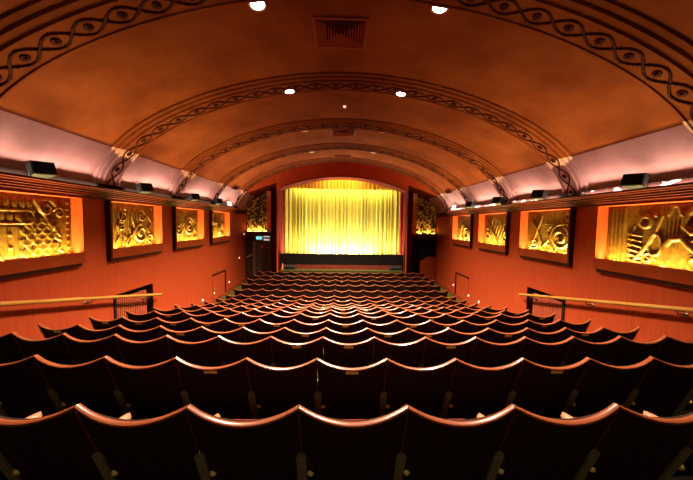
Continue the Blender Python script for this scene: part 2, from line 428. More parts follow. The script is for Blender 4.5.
o = fin('fascia_board', bm, M['fascia'], ap); loc_fix(o, ap)
bm = bmesh.new(); box(bm, -2.91, 2.95, 13.37, 13.655, ZC - 3.04, ZC - 2.24)
o = fin('carpet_top', bm, M['carpet'], ap); loc_fix(o, ap)
bm = bmesh.new(); box(bm, -2.91, 2.95, 13.345, 13.37, ZC - 2.285, ZC - 2.23)
o = fin('step_nosing', bm, M['carpet'], ap); loc_fix(o, ap)
for x, sdn in ((-2.50, 'left'), (2.62, 'right')):
    t = thing('stage_monitor', 'black wedge speaker on the olive stage apron, %s end' % sdn, 'speaker', (x, 13.495, ZC - 2.239), 0, 'wedge speakers on the apron')
    bm = bmesh.new(); a = [(-0.28, 0), (0.28, 0), (0.28, 0.17), (-0.28, 0.17)]
    va = [bm.verts.new((s * 0.27, y, z)) for s in (-1, 1) for y, z in ((-0.12, 0), (0.12, 0), (0.08, 0.22), (-0.08, 0.15))]
    for f in ((0, 1, 2, 3), (7, 6, 5, 4), (0, 4, 5, 1), (1, 5, 6, 2), (2, 6, 7, 3), (3, 7, 4, 0)): bm.faces.new([va[i] for i in f])
    fin('cabinet', bm, M['black'], t, bevel=0.012)
    bm = bmesh.new(); mt = Matrix.Translation((0, 0, 0)); box(bm, -0.24, 0.24, -0.115, -0.095, 0.02, 0.13); fin('speaker_grille', bm, M['grillecloth'], t)
t = thing('traffic_cone', 'small orange cone standing at the left end of the stage front', 'cone', (-2.84, 13.50, ZC - 2.239))
bm = bmesh.new(); lathe(bm, [(0.055, 0.03), (0.045, 0.10), (0.030, 0.20), (0.015, 0.28), (0.002, 0.29)], 14); fin('body', bm, M['orangecone'], t, smooth=True)
bm = bmesh.new(); box(bm, -0.065, 0.065, -0.08, 0.08, 0.0, 0.03); fin('base', bm, M['orangecone'], t)

# ------------------------------------------------------------------ pierced grilles beside the stage
def grille(sd, lab):
    t = thing('pierced_grille', lab, 'grille', (sd * 4.3, 14.5, ZC - 0.47), 0, 'gilded pierced grilles beside the stage')
    off = -Vector(t.location)
    xo, xi = 4.88, 3.80
    out = [(xo, -0.47), (xi, -0.47), (xi, 1.52), (xo, 0.98)]
    # backing
    bm = bmesh.new(); poly_prism(bm, [(sd * x, ZC + h) for x, h in out], 14.56, 14.595); o = fin('gilded_backing', bm, M['glowback'], t); o.location = off
    # frame
    bm = bmesh.new()
    box(bm, min(sd * (xi - 0.20), sd * xi), max(sd * (xi - 0.20), sd * xi), 14.30, 14.55, ZC - 0.50, ZC + 1.58)
    o = fin('side_board', bm, M['litboard'], t); o.location = off  # red frame coloured brighter to imitate the glow on it
    bm = bmesh.new()
    box(bm, min(sd * (xi - 0.20), sd * xo), max(sd * (xi - 0.20), sd * xo), 14.28, 14.59, ZC - 0.60, ZC - 0.50)
    box(bm, min(sd * xi, sd * xo), max(sd * xi, sd * xo), 14.27, 14.29, ZC - 0.50, ZC - 0.46)
    o = fin('sill', bm, M['walldark'], t); o.location = off
    # pierced foliage
    rnd = random.Random(31 if sd < 0 else 32); bm = bmesh.new()
    def inside(x, h): return xi + 0.02 < x < xo - 0.02 and -0.44 < h < np.interp(x, [xi, xo], [1.50, 0.96])
    y = 14.44
    for k in range(46):
        cx, ch = rnd.uniform(xi, xo), rnd.uniform(-0.40, 1.5)
        if not inside(cx, ch): continue
        r0 = rnd.uniform(0.09, 0.20); a0 = rnd.uniform(0, 6.28); d = rnd.choice((-1, 1)); pts, rr = [], []
        for i in range(16):
            q = i / 15; rad = r0 * (1 - 0.75 * q); a = a0 + d * q * 5.0
            x, h = cx + rad * math.cos(a), ch + rad * math.sin(a)
            x = min(max(x, xi + 0.01), xo - 0.01); h = min(max(h, -0.45), np.interp(x, [xi, xo], [1.50, 0.96]))
            pts.append((sd * x, y + 0.02 * math.sin(7 * q), ZC + h)); rr.append(0.026 * (1 - 0.5 * q))
        tube(bm, pts, rr, 6)
    for k in range(95):
        cx, ch = rnd.uniform(xi, xo), rnd.uniform(-0.42, 1.5)
        if not inside(cx, ch) : continue
        if ch < 0.1 and rnd.random() < 0.45: continue
        a = rnd.uniform(0, PI); l = rnd.uniform(0.07, 0.13); wd = l * 0.42; ux, uh = math.cos(a), math.sin(a)
        outl = [(-l, 0), (-l * .4, wd), (l * .3, wd * .8), (l, 0), (l * .3, -wd * .8), (-l * .4, -wd)]
        P = [(sd * min(max(cx + p * ux - q * uh, xi), xo), ZC + ch + p * uh + q * ux) for p, q in outl]
        A = [bm.verts.new((x, y - 0.012, z)) for x, z in P]; B = [bm.verts.new((x, y + 0.012, z)) for x, z in P]
        bm.faces.new(A); bm.faces.new(B[::-1])
        for i in range(6): j = (i + 1) % 6; bm.faces.new((A[i], A[j], B[j], B[i]))
    o = fin('foliage_lattice', bm, M['pierced'], t, smooth=True, angle=0.8); o.location = off
    bm = bmesh.new(); tube(bm, [(sd * (xi + 0.05), 14.50, ZC - 0.455), (sd * (xo - 0.05), 14.50, ZC - 0.455)], 0.012, 8)
    o = fin('lamp_tube', bm, M['tube'], t); o.location = off
    L = bpy.data.lights.new('grille_lamp', 'AREA'); L.shape = 'RECTANGLE'; L.size = 0.95; L.size_y = 0.03; L.energy = 9; L.color = (1, 0.60, 0.16)
    lo = bpy.data.objects.new('grille_lamp', L); C.objects.link(lo); lo.location = (sd * 4.33, 14.50, ZC - 0.435); lo.rotation_euler = (PI, 0, 0)
grille(-1, 'golden backlit pierced foliage grille left of the stage, above the exit sign')
grille(1, 'golden backlit pierced foliage grille right of the stage, above the dark doorway')

# exit doors in the recesses
t = bpy.data.objects.new('door_1', None); C.objects.link(t); t['kind'] = 'structure'; t.location = (-4.2, 14.57, ZC - 3.04)
off = -Vector(t.location)
bm = bmesh.new(); box(bm, -4.90, -4.56, 14.53, 14.57, ZC - 3.03, ZC - 0.98); box(bm, -4.44, -3.60, 14.53, 14.57, ZC - 3.03, ZC - 0.98); o = fin('door_leaf', bm, M['doordark'], t); o.location = off
bm = bmesh.new(); box(bm, -4.555, -4.445, 14.48, 14.58, ZC - 3.03, ZC - 0.96); o = fin('door_post', bm, M['steel'], t, bevel=0.01); o.location = off
bm = bmesh.new(); tube(bm, [(-4.88, 14.48, ZC - 1.80), (-4.60, 14.44, ZC - 1.66)], 0.02, 8); o = fin('push_bar', bm, M['plate'], t); o.location = off
t = thing('exit_sign', 'small teal lit exit sign above the dark doors left of the stage', 'exit sign', (-4.25, 14.52, ZC - 0.80))
bm = bmesh.new(); box(bm, -0.15, 0.15, -0.02, 0.05, -0.085, 0.085); fin('sign_box', bm, M['sign'], t, bevel=0.008)
bm = bmesh.new(); box(bm, -0.10, -0.02, -0.024, -0.0205, -0.012, 0.012)
for s in (-1, 1):
    mt = Matrix.Translation((-0.105, -0.022, 0)) @ Matrix.Rotation(s * 0.8, 4, 'Y'); box(bm, 0, 0.06, -0.002, 0.002, -0.009, 0.009, mt)
mt = Matrix.Translation((0.06, -0.022, 0.045)); lathe(bm, [(0.014, -0.002), (0.014, 0.002)], 10, mt @ Matrix.Rotation(PI / 2, 4, 'X'))
for (x0, z0, x1, z1) in ((0.055, 0.03, 0.045, -0.01), (0.045, -0.01, 0.08, -0.05), (0.045, -0.01, 0.02, -0.05), (0.055, 0.02, 0.085, 0.005)):
    tube(bm, [(x0, -0.0225, z0), (x1, -0.0225, z1)], 0.006, 6)
fin('running_figure', bm, M['signwhite'], t)
for h, w in ((-0.73, 0.17), (-0.89, 0.15)):
    bm = bmesh.new(); box(bm, -w, w, -0.02, 0.0, -0.045 if h < -.8 else -0.03, 0.045 if h < -.8 else 0.03)
    o = fin('wall_notice', bm, M['paperwhite'], loc=(-3.88, 14.585, ZC + h), bevel=0.004)
    tag(o, ('larger lower' if h < -.8 else 'thin upper') + ' white lit notice beside the teal exit sign', 'notice', 'white notices beside the exit sign')
bm = bmesh.new(); box(bm, -0.08, 0.08, -0.015, 0, -0.09, 0.09); o = fin('red_notice', bm, M['boxred'], loc=(-4.13, 14.53, ZC - 1.24), bevel=0.004)
tag(o, 'small square red notice on the dark door below the exit sign', 'notice')
# right: scalloped low gate
t = bpy.data.objects.new('door_2', None); C.objects.link(t); t['kind'] = 'structure'; t.location = (4.4, 14.57, ZC - 3.04); off = -Vector(t.location)
bm = bmesh.new(); box(bm, 3.70, 4.93, 14.55, 14.59, ZC - 3.03, ZC - 0.75); o = fin('door_leaf', bm, M['soot'], t); o.location = off
top = [(4.10, -1.90), (4.14, -1.86), (4.22, -1.85), (4.30, -1.80), (4.38, -1.72), (4.50, -1.67), (4.62, -1.66), (4.74, -1.68), (4.80, -1.66), (4.92, -1.66)]
bm = bmesh.new(); poly_prism(bm, [(x, ZC + h) for x, h in top] + [(4.92, ZC - 3.03), (4.10, ZC - 3.03)], 14.46, 14.50); o = fin('scalloped_panel', bm, M['boxred'], t); o.location = off

# ------------------------------------------------------------------ relief panels
NY, NZ = 190, 116
PW, PH = 1.64, 1.10
U, V = np.meshgrid(np.linspace(0, PW, NY), np.linspace(0, PH, NZ), indexing='ij')
def ridge(d, w): return np.clip(1 - (d / w) ** 2, 0, 1) ** 0.5
def seg_d(x0, y0, x1, y1):
    dx, dy = x1 - x0, y1 - y0; tt = np.clip(((U - x0) * dx + (V - y0) * dy) / (dx * dx + dy * dy), 0, 1)
    return np.hypot(U - x0 - tt * dx, V - y0 - tt * dy)
def pline(P, w, amp):
    d = np.full(U.shape, 9.0)
    for a, b in zip(P[:-1], P[1:]): d = np.minimum(d, seg_d(*a, *b))
    return amp * ridge(d, w)
def ring(cx, cy, r, w, amp, ax=1.0): return amp * ridge(np.abs(np.hypot((U - cx) / ax, V - cy) - r), w)
def disc(cx, cy, r, amp, ax=1.0): return amp * ridge(np.hypot((U - cx) / ax, V - cy), r)
def scroll(cx, cy, r, turns, a0, d, w, amp):
    P = [];
    for i in range(34):
        q = i / 33; a = a0 + d * q * turns * 2 * PI; rr = r * (1 - 0.82 * q); P.append((cx + rr * math.cos(a), cy + rr * math.sin(a)))
    return pline(P, w, amp)
def wave(x0, y0, x1, y1, amp_, n, w, a, ph=0):
    P = []
    for i in range(40):
        q = i / 39; dx, dy = x1 - x0, y1 - y0; l = math.hypot(dx, dy); o_ = amp_ * math.sin(2 * PI * n * q + ph)
        P.append((x0 + dx * q - dy / l * o_, y0 + dy * q + dx / l * o_))
    return pline(P, w, a)
def leafrow(x0, x1, y, n, h, amp):
    z = np.zeros(U.shape)
    for i in range(n):
        cx = x0 + (i + .5) * (x1 - x0) / n; z = np.maximum(z, amp * ridge(np.hypot((U - cx) / ((x1 - x0) / n * .46), (V - y) / h), 1))
    return z
def pillars(x0, x1, y0, y1, n, amp):
    m = (U > x0) & (U < x1) & (V > y0) & (V < y1)
    return np.where(m, amp * np.abs(np.sin(PI * n * (U - x0) / (x1 - x0))) ** 0.6, 0)
def scales(x0, x1, y0, y1, s, amp):
    z = np.zeros(U.shape); r = 0; y = y1
    while y > y0:
        x = x0 + (s / 2 if r % 2 else 0)
        while x < x1:
            d = np.hypot(U - x, V - y); mm = (d < s * .62) & (V < y + s * .1)
            z = np.where(mm, np.maximum(z, amp * (0.35 + 0.65 * d / (s * .62))), z); x += s
        y -= s * .55; r += 1
    return z
def design(kind):
    f = []
    if kind == 0:   # leaves, bands and feathers, long diagonal beams
        f += [leafrow(0.05, 1.0, 0.93, 9, 0.09, .030), pline([(0.0, .82), (1.02, .82)], .018, .03), leafrow(0.05, 0.95, .72, 8, .075, .026), pline([(0.0, .62), (.95, .62)], .018, .03)]
        f += [pillars(.35, .85, .1, .58, 7, .022)]
        for k in range(4): f.append(pline([(-0.1, .66 - k * .075), (.62, .02 - k * .06)], .026, .04))
        for k in range(5): f.append(disc(.50 + (k % 2) * .16, .15 + k * .10, .035, .045))
        f += [scales(.88, 1.32, .08, .70, .155, .04), wave(.98, .08, .98, .8, .02, 3, .022, .04)]
        f += [scroll(1.20, .88, .16, 1.4, 0.3, 1, .028, .045), scroll(1.42, .80, .10, 1.2, 2.6, -1, .022, .04), pline([(1.02, 1.0), (1.24, .62), (1.42, .40)], .03, .04), wave(1.30, .58, 1.46, .12, .04, 2, .02, .035)]
        for k in range(9): f.append(disc(1.57, .07 + k * .115, .032, .035, 1))
    elif kind == 1:  # pillar, dancing smoke curls, ringed plume
        f += [pillars(.04, .30, .02, 1.0, 5, .03), wave(.36, .05, .50, 1.0, .05, 2.2, .03, .04)]
        f += [scroll(.56, .80, .17, 1.5, 1, 1, .026, .04), scroll(.50, .55, .12, 1.2, 3, -1, .024, .04), pillars(.72, .84, .5, 1.02, 3, .02)]
        f += [wave(.70, .02, .95, .98, .08, 1.5, .028, .045), scroll(1.14, .38, .24, 1.5, 2, 1, .032, .05), scroll(1.16, .80, .18, 1.6, 4, -1, .028, .045), scroll(1.44, .22, .13, 1.2, 0, 1, .024, .04)]
        f += [wave(1.42, .4, 1.50, 1.02, .05, 2, .026, .04), disc(1.13, .60, .05, .05), disc(.62, .30, .05, .04), pline([(.48, .0), (.60, .36)], .03, .04), pline([(.66, .0), (.80, .30), (.76, .5)], .03, .04)]
        for k in range(7): f.append(pline([(.95 + .08 * k, .0), (1.0 + .09 * k, .14)], .02, .035))
    elif kind == 2:  # rays, feathered circle
        for k in range(8): f.append(pline([(.08 + .12 * k, 0), (.30 + .05 * k, .95)], .022, .035))
        f += [ring(1.08, .56, .26, .04, .045), ring(1.08, .56, .15, .03, .04), disc(1.08, .56, .07, .05), scales(.05, .70, .62, 1.0, .13, .035), scroll(.45, .45, .18, 1.4, 0, -1, .03, .05), wave(1.42, .05, 1.45, 1.0, .06, 3, .03, .04), leafrow(.75, 1.6, .13, 8, .10, .035)]
        f += [scroll(1.40, .86, .12, 1.3, 2, 1, .024, .04), pillars(.78, 1.3, .88, 1.06, 6, .02)]
    elif kind == 3:  # tall palm and arcs
        f += [wave(.55, 0, .62, 1.05, .05, 1.2, .04, .05)]
        for k in range(9):
            a = PI * (.05 + .11 * k); f.append(pline([(.60, .62), (.60 + .45 * math.cos(a), .62 + .40 * math.sin(a))], .024, .04))
        f += [ring(1.2, .35, .30, .03, .04), ring(1.2, .35, .22, .03, .04), ring(1.2, .35, .13, .025, .04), scroll(1.3, .85, .14, 1.3, 1, 1, .026, .04), scroll(.2, .3, .16, 1.4, 2, 1, .028, .045), pillars(.04, .22, .55, 1.04, 4, .025), leafrow(.3, 1.0, .10, 7, .09, .03)]
    elif kind == 4:  # serpent with pillar, big S curves
        f += [pillars(.06, .36, .03, 1.04, 4, .032), pillars(.90, 1.22, .05, 1.04, 6, .015)]
        f += [pline([(.42 + .02 * k, .16 + .14 * k) for k in range(5)], .02, .02)]
        for k in range(6): f.append(pline([(.42, .14 + .09 * k), (.62, .10 + .09 * k)], .022, .03))
        f += [wave(.52, .12, .92, .88, -.05, .5, .03, .045), ring(.68, .80, .085, .04, .04), disc(.82, .90, .04, .04), ring(.84, .42, .17, .03, .04, .6), pline([(1.02, .90), (1.06, 1.04), (1.14, 1.04), (1.18, .90)], .03, .04)]
        P = [(.98, .10), (.98, .40), (1.06, .52), (1.20, .54), (1.30, .42), (1.42, .32), (1.56, .30), (1.62, .40), (1.58, .56), (1.44, .66), (1.32, .62), (1.22, .72), (1.26, .90), (1.40, 1.04)]
        f += [pline(P, .045, .06), wave(1.32, .50, 1.62, .46, .03, 1.5, .03, .04), disc(1.46, .90, .05, .045), ring(1.40, .16, .10, .03, .04), scroll(.74, .18, .10, 1.2, 0, 1, .022, .035)]
    elif kind == 5:
        f += [pline([(.10, .0), (.42, .62), (.58, .98)], .035, .045), pline([(.70, .0), (.46, .55), (.22, .85)], .03, .045), disc(.30, .93, .06, .04), pillars(.55, .95, .74, 1.04, 5, .025)]
        f += [scroll(1.18, .42, .28, 1.7, 1.2, -1, .034, .05), ring(1.20, .40, .34, .025, .035), scroll(1.38, .88, .17, 1.4, 3, 1, .028, .045), scales(.85, 1.05, .1, .66, .12, .03), scroll(.30, .25, .16, 1.3, 3, 1, .028, .04), wave(.62, .05, .86, .72, .05, 1.6, .03, .045)]
        for k in range(8): f.append(pline([(1.0 + .07 * k, .0), (1.02 + .08 * k, .12)], .02, .035))
    elif kind == 6:
        for k in range(6): f.append(pline([(.3 + .13 * k, 0), (.62 + .16 * k, .98 - .05 * k)], .024, .04))
        f += [pline([(.15, .95), (.75, .35), (.95, .05)], .04, .055), scroll(.30, .40, .20, 1.4, 2, -1, .03, .045), scroll(1.32, .34, .20, 1.5, 0, 1, .03, .045), disc(.5, .88, .07, .05), leafrow(.1, 1.5, .08, 11, .07, .03), scales(1.1, 1.6, .6, 1.02, .13, .035)]
    else:
        f += [scroll(.40, .70, .26, 1.7, 0, 1, .03, .05), scroll(.95, .36, .26, 1.6, 3, -1, .03, .05), scroll(1.35, .76, .20, 1.5, 1, 1, .03, .05), wave(.05, .1, 1.6, .2, .06, 4, .03, .04), pline([(.2, .0), (.75, 1.02)], .03, .045), pillars(1.12, 1.5, .05, .45, 5, .025), disc(.72, .62, .07, .05)]
    z = np.zeros(U.shape)
    for a in f: z = z + 0.45 * a * (z > 0) + np.where(z > 0, 0, 0) * 0; z = np.maximum(z, a)
    rs = np.random.RandomState(50 + kind)
    g = np.zeros(U.shape)
    for k in range(26):
        cx, cy, s = rs.uniform(0, PW), rs.uniform(0, PH), rs.uniform(.03, .09); g += rs.uniform(-.006, .008) * np.exp(-((U - cx) ** 2 + (V - cy) ** 2) / (2 * s * s))
    edge = np.minimum(np.minimum(U, PW - U), np.minimum(V, PH - V))
    return (z + g) * np.clip(edge / 0.03, 0, 1)

TXT = {-1: ['large gold relief panel with leaf rows and diagonal beams, nearest on the left wall',
            'gold relief panel with curling plumes on left wall, second from the front of the photo',
            'gold relief panel with fanned rays on left wall, third along towards the stage',
            'smallest gold relief panel on the left wall, the one closest to the stage'],
       1: ['large gold relief panel with a serpent curve, nearest on the right wall',
           'gold relief panel with crossed stems and a big scroll, second along right wall',
           'gold relief panel with slanting reeds on right wall, third along towards the stage',
           'smallest gold relief panel on the right wall, the one closest to the stage']}
def relief(sd, k):
    y0, y1 = PANEL_Y[k]; yc = (y0 + y1) / 2
    t = thing('relief_panel', TXT[sd][k], 'relief panel', (sd * XW, yc, ZC - 0.8), 0, 'gold relief panels along the walls')
    off = -Vector(t.location)
    def put(name, bm, mat, **kw):
        o = fin(name, bm, mat, t, **kw); o.location = off; return o
    def bx(bm, xa, xb, ya, yb, za, zb): box(bm, min(sd * xa, sd * xb), max(sd * xa, sd * xb), ya, yb, ZC + za, ZC + zb)
    # carved relief: v runs up, u along y (left wall reads away from the eye, right wall too)
    z = design(k if sd < 0 else 4 + k)
    X = sd * (5.075 - z * 0.62); Y = y0 + (U / PW) * (y1 - y0) if sd < 0 else y1 - (U / PW) * (y1 - y0)
    Zz = ZC - 0.69 + (V / PH) * 1.10
    vs = np.stack([X, Y, Zz], -1).reshape(-1, 3)
    idx = np.arange(NY * NZ).reshape(NY, NZ)
    f4 = np.stack([idx[:-1, :-1], idx[1:, :-1], idx[1:, 1:], idx[:-1, 1:]], -1).reshape(-1, 4)
    o = pyd('carved_relief', vs.tolist(), f4.tolist(), M['gold'], t, smooth=True, recalc=True); o.location = off
    # box: jambs, top, bottom board
    bm = bmesh.new(); bx(bm, XO, 5.09, y1 - 0.0, y1 + 0.025, -0.80, 0.425); put('jamb', bm, M['boxred'])
    bm = bmesh.new(); bx(bm, XO, 5.09, y0 - 0.025, y0, -0.80, 0.425); put('jamb', bm, M['boxred'])
    bm = bmesh.new(); bx(bm, XO, 5.09, y0, y1, PAN_T, 0.425); put('head_board', bm, M['boxred'])
    bm = bmesh.new(); bx(bm, XO, XO + 0.02, y0, y1, -0.80, PAN_B); bx(bm, XO + 0.02, 5.09, y0, y1, -0.73, -0.71); put('bottom_board', bm, M['boxred'])
    bm = bmesh.new(); bx(bm, XO + 0.004, XW - 0.001, y0 - 0.075, y0 - 0.026, -0.86, 0.42); bx(bm, XO + 0.02, XW - 0.001, y0 - 0.026, y1 - 0.02, -0.86, -0.802); put('dark_rim', bm, M['rim'])  # dark strip down the near side and below the bottom board
    bm = bmesh.new(); tube(bm, [(sd * 4.96, y0 + 0.04, ZC - 0.69), (sd * 4.96, y1 - 0.04, ZC - 0.69)], 0.012, 8); put('lamp_tube', bm, M['tube'])
    L = bpy.data.lights.new('trough_lamp', 'AREA'); L.shape = 'RECTANGLE'; L.size = 0.04; L.size_y = 1.56; L.energy = PANEL_E; L.color = (1, 0.76, 0.28); L.spread = math.radians(120)
    lo = bpy.data.objects.new('trough_lamp', L); C.objects.link(lo); lo.location = (sd * 4.985, yc, ZC - 0.672)
    lo.rotation_euler = (PI, 0, 0)
PANEL_E = 118
for sd in (-1, 1):
    for k in range(4): relief(sd, k)

# ------------------------------------------------------------------ ribbed niches and access panels in the side walls
for sd, side in ((-1, 'left'), (1, 'right')):
    y0, y1, top = HATCH
    t = thing('niche_screen', 'ribbed red screen in a dark niche under the handrail, %s wall' % side, 'wall screen', (sd * XW, (y0 + y1) / 2, ZC - 2.7), 0, 'ribbed screens in wall niches')
    off = -Vector(t.location)
    def bx(bm, xa, xb, ya, yb, za, zb): box(bm, min(sd * xa, sd * xb), max(sd * xa, sd * xb), ya, yb, ZC + za, ZC + zb)
    bm = bmesh.new(); bx(bm, 5.24, 5.28, y0, y1, -2.9, top); bx(bm, XW + .001, 5.24, y1, y1 + 0.02, -2.9, top); bx(bm, XW + .001, 5.24, y0 - .02, y0, -2.9, top); bx(bm, XW + .001, 5.24, y0, y1, top, top + 0.02)
    o = fin('niche_lining', bm, M['rim'], t); o.location = off
    bm = bmesh.new(); n = 17; ya, yb = y0 + 0.05, y1 - 0.20
    bx(bm, 5.00, 5.03, ya, yb, -2.86, top - 0.12)
    for i in range(n):
        a = ya + (yb - ya) * i / n; bx(bm, 4.975, 5.00, a + 0.01, a + (yb - ya) / n - 0.012, -2.86, top - 0.12)
    o = fin('ribbed_board', bm, M['hatchred'], t); o.location = off
    bm = bmesh.new(); bx(bm, XW - 0.03, XW - 0.001, y0 - 0.06, y0 + 0.0, -2.9, top + 0.0); o = fin('side_trim', bm, M['rim'], t); o.location = off
    y0, y1, top = ACCESS
    t = thing('access_panel', 'flush red access panel low on the %s wall near the stage' % side, 'access panel', (sd * XW, (y0 + y1) / 2, ZC - 3.1), 0, 'flush access panels in the side walls')
    off = -Vector(t.location)
    fb = floor_h(10.7) + .17
    bm = bmesh.new(); bx(bm, XW - 0.016, XW - 0.001, y0 + 0.03, y1 - 0.05, fb, top - 0.04); o = fin('panel', bm, M['wall'], t); o.location = off
    bm = bmesh.new(); bx(bm, XW - 0.05, XW - 0.001, y0, y1, top - 0.03, top); bx(bm, XW - 0.05, XW - 0.001, y1 - 0.045, y1, fb, top - 0.03); o = fin('shadow_edge', bm, M['rim'], t); o.location = off  # dark strips drawn as the shadow line along top and far edge

# ------------------------------------------------------------------ handrails
for sd, side in ((-1, 'left'), (1, 'right')):
    t = thing('handrail', 'sloping varnished wooden handrail along the %s wall' % side, 'handrail', (sd * XW, 5, ZC - 1.5), 0, 'wooden handrails')
    off = -Vector(t.location)
    P0, P1 = Vector((sd * 4.80, 1.2, ZC - 0.70)), Vector((sd * 4.80, 7.42, ZC - (1.93 if sd < 0 else 1.85)))
    P0.z = P1.z + (7.42 - 1.2) * (0.215 if sd < 0 else 0.195)
    bm = bmesh.new(); tube(bm, [P0.lerp(P1, i / 30) for i in range(31)], 0.033, 10); o = fin('rail', bm, M['railwood'], t, smooth=True, angle=0.9); o.location = off
    for y in (2.4, 3.9, 5.4, 7.0):
        p = P0.lerp(P1, (y - 1.2) / 6.22); bm = bmesh.new()
        tube(bm, [p + Vector((0, 0, -0.03)), p + Vector((sd * 0.03, 0, -0.08)), Vector((sd * (XW - 0.002), y, p.z - 0.09))], 0.012, 8)
        mt = Matrix.Translation((sd * (XW - 0.001), y, p.z - 0.09)) @ Matrix.Rotation(-sd * PI / 2, 4, 'Y'); lathe(bm, [(0.035, 0), (0.03, 0.01), (0.012, 0.014)], 12, mt)
        o = fin('bracket', bm, M['steel'], t, smooth=True); o.location = off

# ------------------------------------------------------------------ ledge loudspeakers
POSW = ['nearest', 'second nearest', 'third along', 'farthest']
for sd, side in ((-1, 'left'), (1, 'right')):
    for k, y in enumerate([4.37, 6.60, 8.78, 10.46] if sd < 0 else [4.42, 6.57, 8.30, 10.07]):
        t = thing('ledge_speaker', 'black box speaker on the %s cornice ledge, %s' % (side, ['nearest', 'second from the near end', 'third from the near end', 'closest to the stage'][k]), 'speaker', (sd * 4.615, y, ZC + 0.632), sd * 0.0, 'box speakers on the cornice ledges')
        bm = bmesh.new()
        R = Matrix.Translation((-sd * 0.03, 0, -0.005)) @ Matrix.Rotation(sd * 0.22, 4, 'Y') @ Matrix.Rotation(sd * 0.35, 4, 'Z')
        vsx = []
        for (x, wy) in ((-0.11, 0.14), (0.11, 0.10)):
            for yy in (-wy, wy):
                for zz in (0.012, 0.215): vsx.append(bm.verts.new(R @ Vector((sd * x, yy, zz))))
        for f in ((0, 1, 3, 2), (4, 6, 7, 5), (0, 4, 5, 1), (2, 3, 7, 6), (0, 2, 6, 4), (1, 5, 7, 3)): bm.faces.new([vsx[i] for i in f])
        fin('cabinet', bm, M['black'], t, bevel=0.008)
        bm = bmesh.new(); box(bm, min(sd * -0.122, sd * -0.108), max(sd * -0.122, sd * -0.108), -0.128, 0.128, 0.025, 0.2, R); fin('speaker_grille', bm, M['grillecloth'], t, bevel=0.004)
        bm = bmesh.new(); box(bm, 0 if sd > 0 else -0.09, 0.09 if sd > 0 else 0, -0.04, 0.04, -0.055 if False else 0.0, 0.035); fin('bracket', bm, M['steel'], t)
    # twin emergency lamps by the far end of the ledge
    t = thing('emergency_light', 'small white twin lamp on the %s ledge beside the farthest black speaker' % side, 'emergency light', (sd * 4.76, 11.9, ZC + 0.687), 0, 'emergency lights on the ledges')
    bm = bmesh.new(); box(bm, -0.05, 0.05, -0.17, 0.17, 0, 0.07); fin('housing', bm, M['white'], t, bevel=0.006)
    for q in (-0.10, 0.10):
        bm = bmesh.new(); mt = Matrix.Translation((-sd * 0.02, q, 0.13)) @ Matrix.Rotation(-sd * PI / 2, 4, 'Y'); lathe(bm, [(0.03, -0.06), (0.055, 0.0), (0.055, 0.03), (0.04, 0.035)], 14, mt); fin('lamp_head', bm, M['paperwhite'], t, smooth=True)
    # vent on the cove
    bm = bmesh.new(); s = ARC * 0.5 - sd * 0; 
    ss = float(np.interp(1.42, PROF[:len(PROF) // 2, 1], seg[:len(PROF) // 2])); x, h = arch(ss, 0.01); x2, h2 = arch(ss, 0.05)
    nrm = Vector((-sd * abs(x2 - x), 0, h2 - h)).normalized()
    mt = Matrix.Translation((sd * abs(x), 11.75, ZC + h)) @ nrm.to_track_quat('Z', 'Y').to_matrix().to_4x4()
    t = thing('cove_vent', 'small dark oblong vent high in the pink cove near the stage, %s side' % side, 'vent', mt.translation, 0, 'cove vents'); mt = Matrix.Translation(-mt.translation) @ mt
    box(bm, -0.30, 0.30, -0.10, 0.10, 0, 0.012, mt); fin('vent_frame', bm, M['ventred'], t)
    bm = bmesh.new()
    for q in range(6): box(bm, -0.27, 0.27, -0.08 + q * 0.028, -0.066 + q * 0.028, 0.012, 0.022, mt)
    fin('vent_slats', bm, M['ventblack'], t)

# step lights low on the walls and round wall buttons
dots = [(-1, 12.34, -2.64), (-1, 10.86, -2.76), (-1, 9.95, -2.79), (1, 12.17, -2.64), (1, 10.69, -2.73), (1, 9.88, -2.76), (-1, 13.6, -1.72), (-1, 14.3, -0.60)]
dl = ['step light low on the left wall, closest to the stage', 'step light low on the left wall, middle of three', 'step light low on the left wall, nearest of three',
      'step light low on the right wall, closest to the stage', 'step light low on the right wall, middle of three', 'step light low on the right wall, nearest of three',
      'small round light at mid height on the left wall by the doors', 'small round light high on the left wall by the gilded grille']
for (sd, y, h), lb in zip(dots, dl):
    bm = bmesh.new(); mt = Matrix.Translation((sd * (XW - 0.001), y, ZC + h)) @ Matrix.Rotation(-sd * PI / 2, 4, 'Y')
    lathe(bm, [(0.045, 0), (0.045, 0.012), (0.03, 0.022), (0.012, 0.026)], 14, mt)
    o = fin('wall_light', bm, M['dot'], smooth=True); tag(o, 'tiny glowing ' + lb, 'step light', 'tiny wall lights')

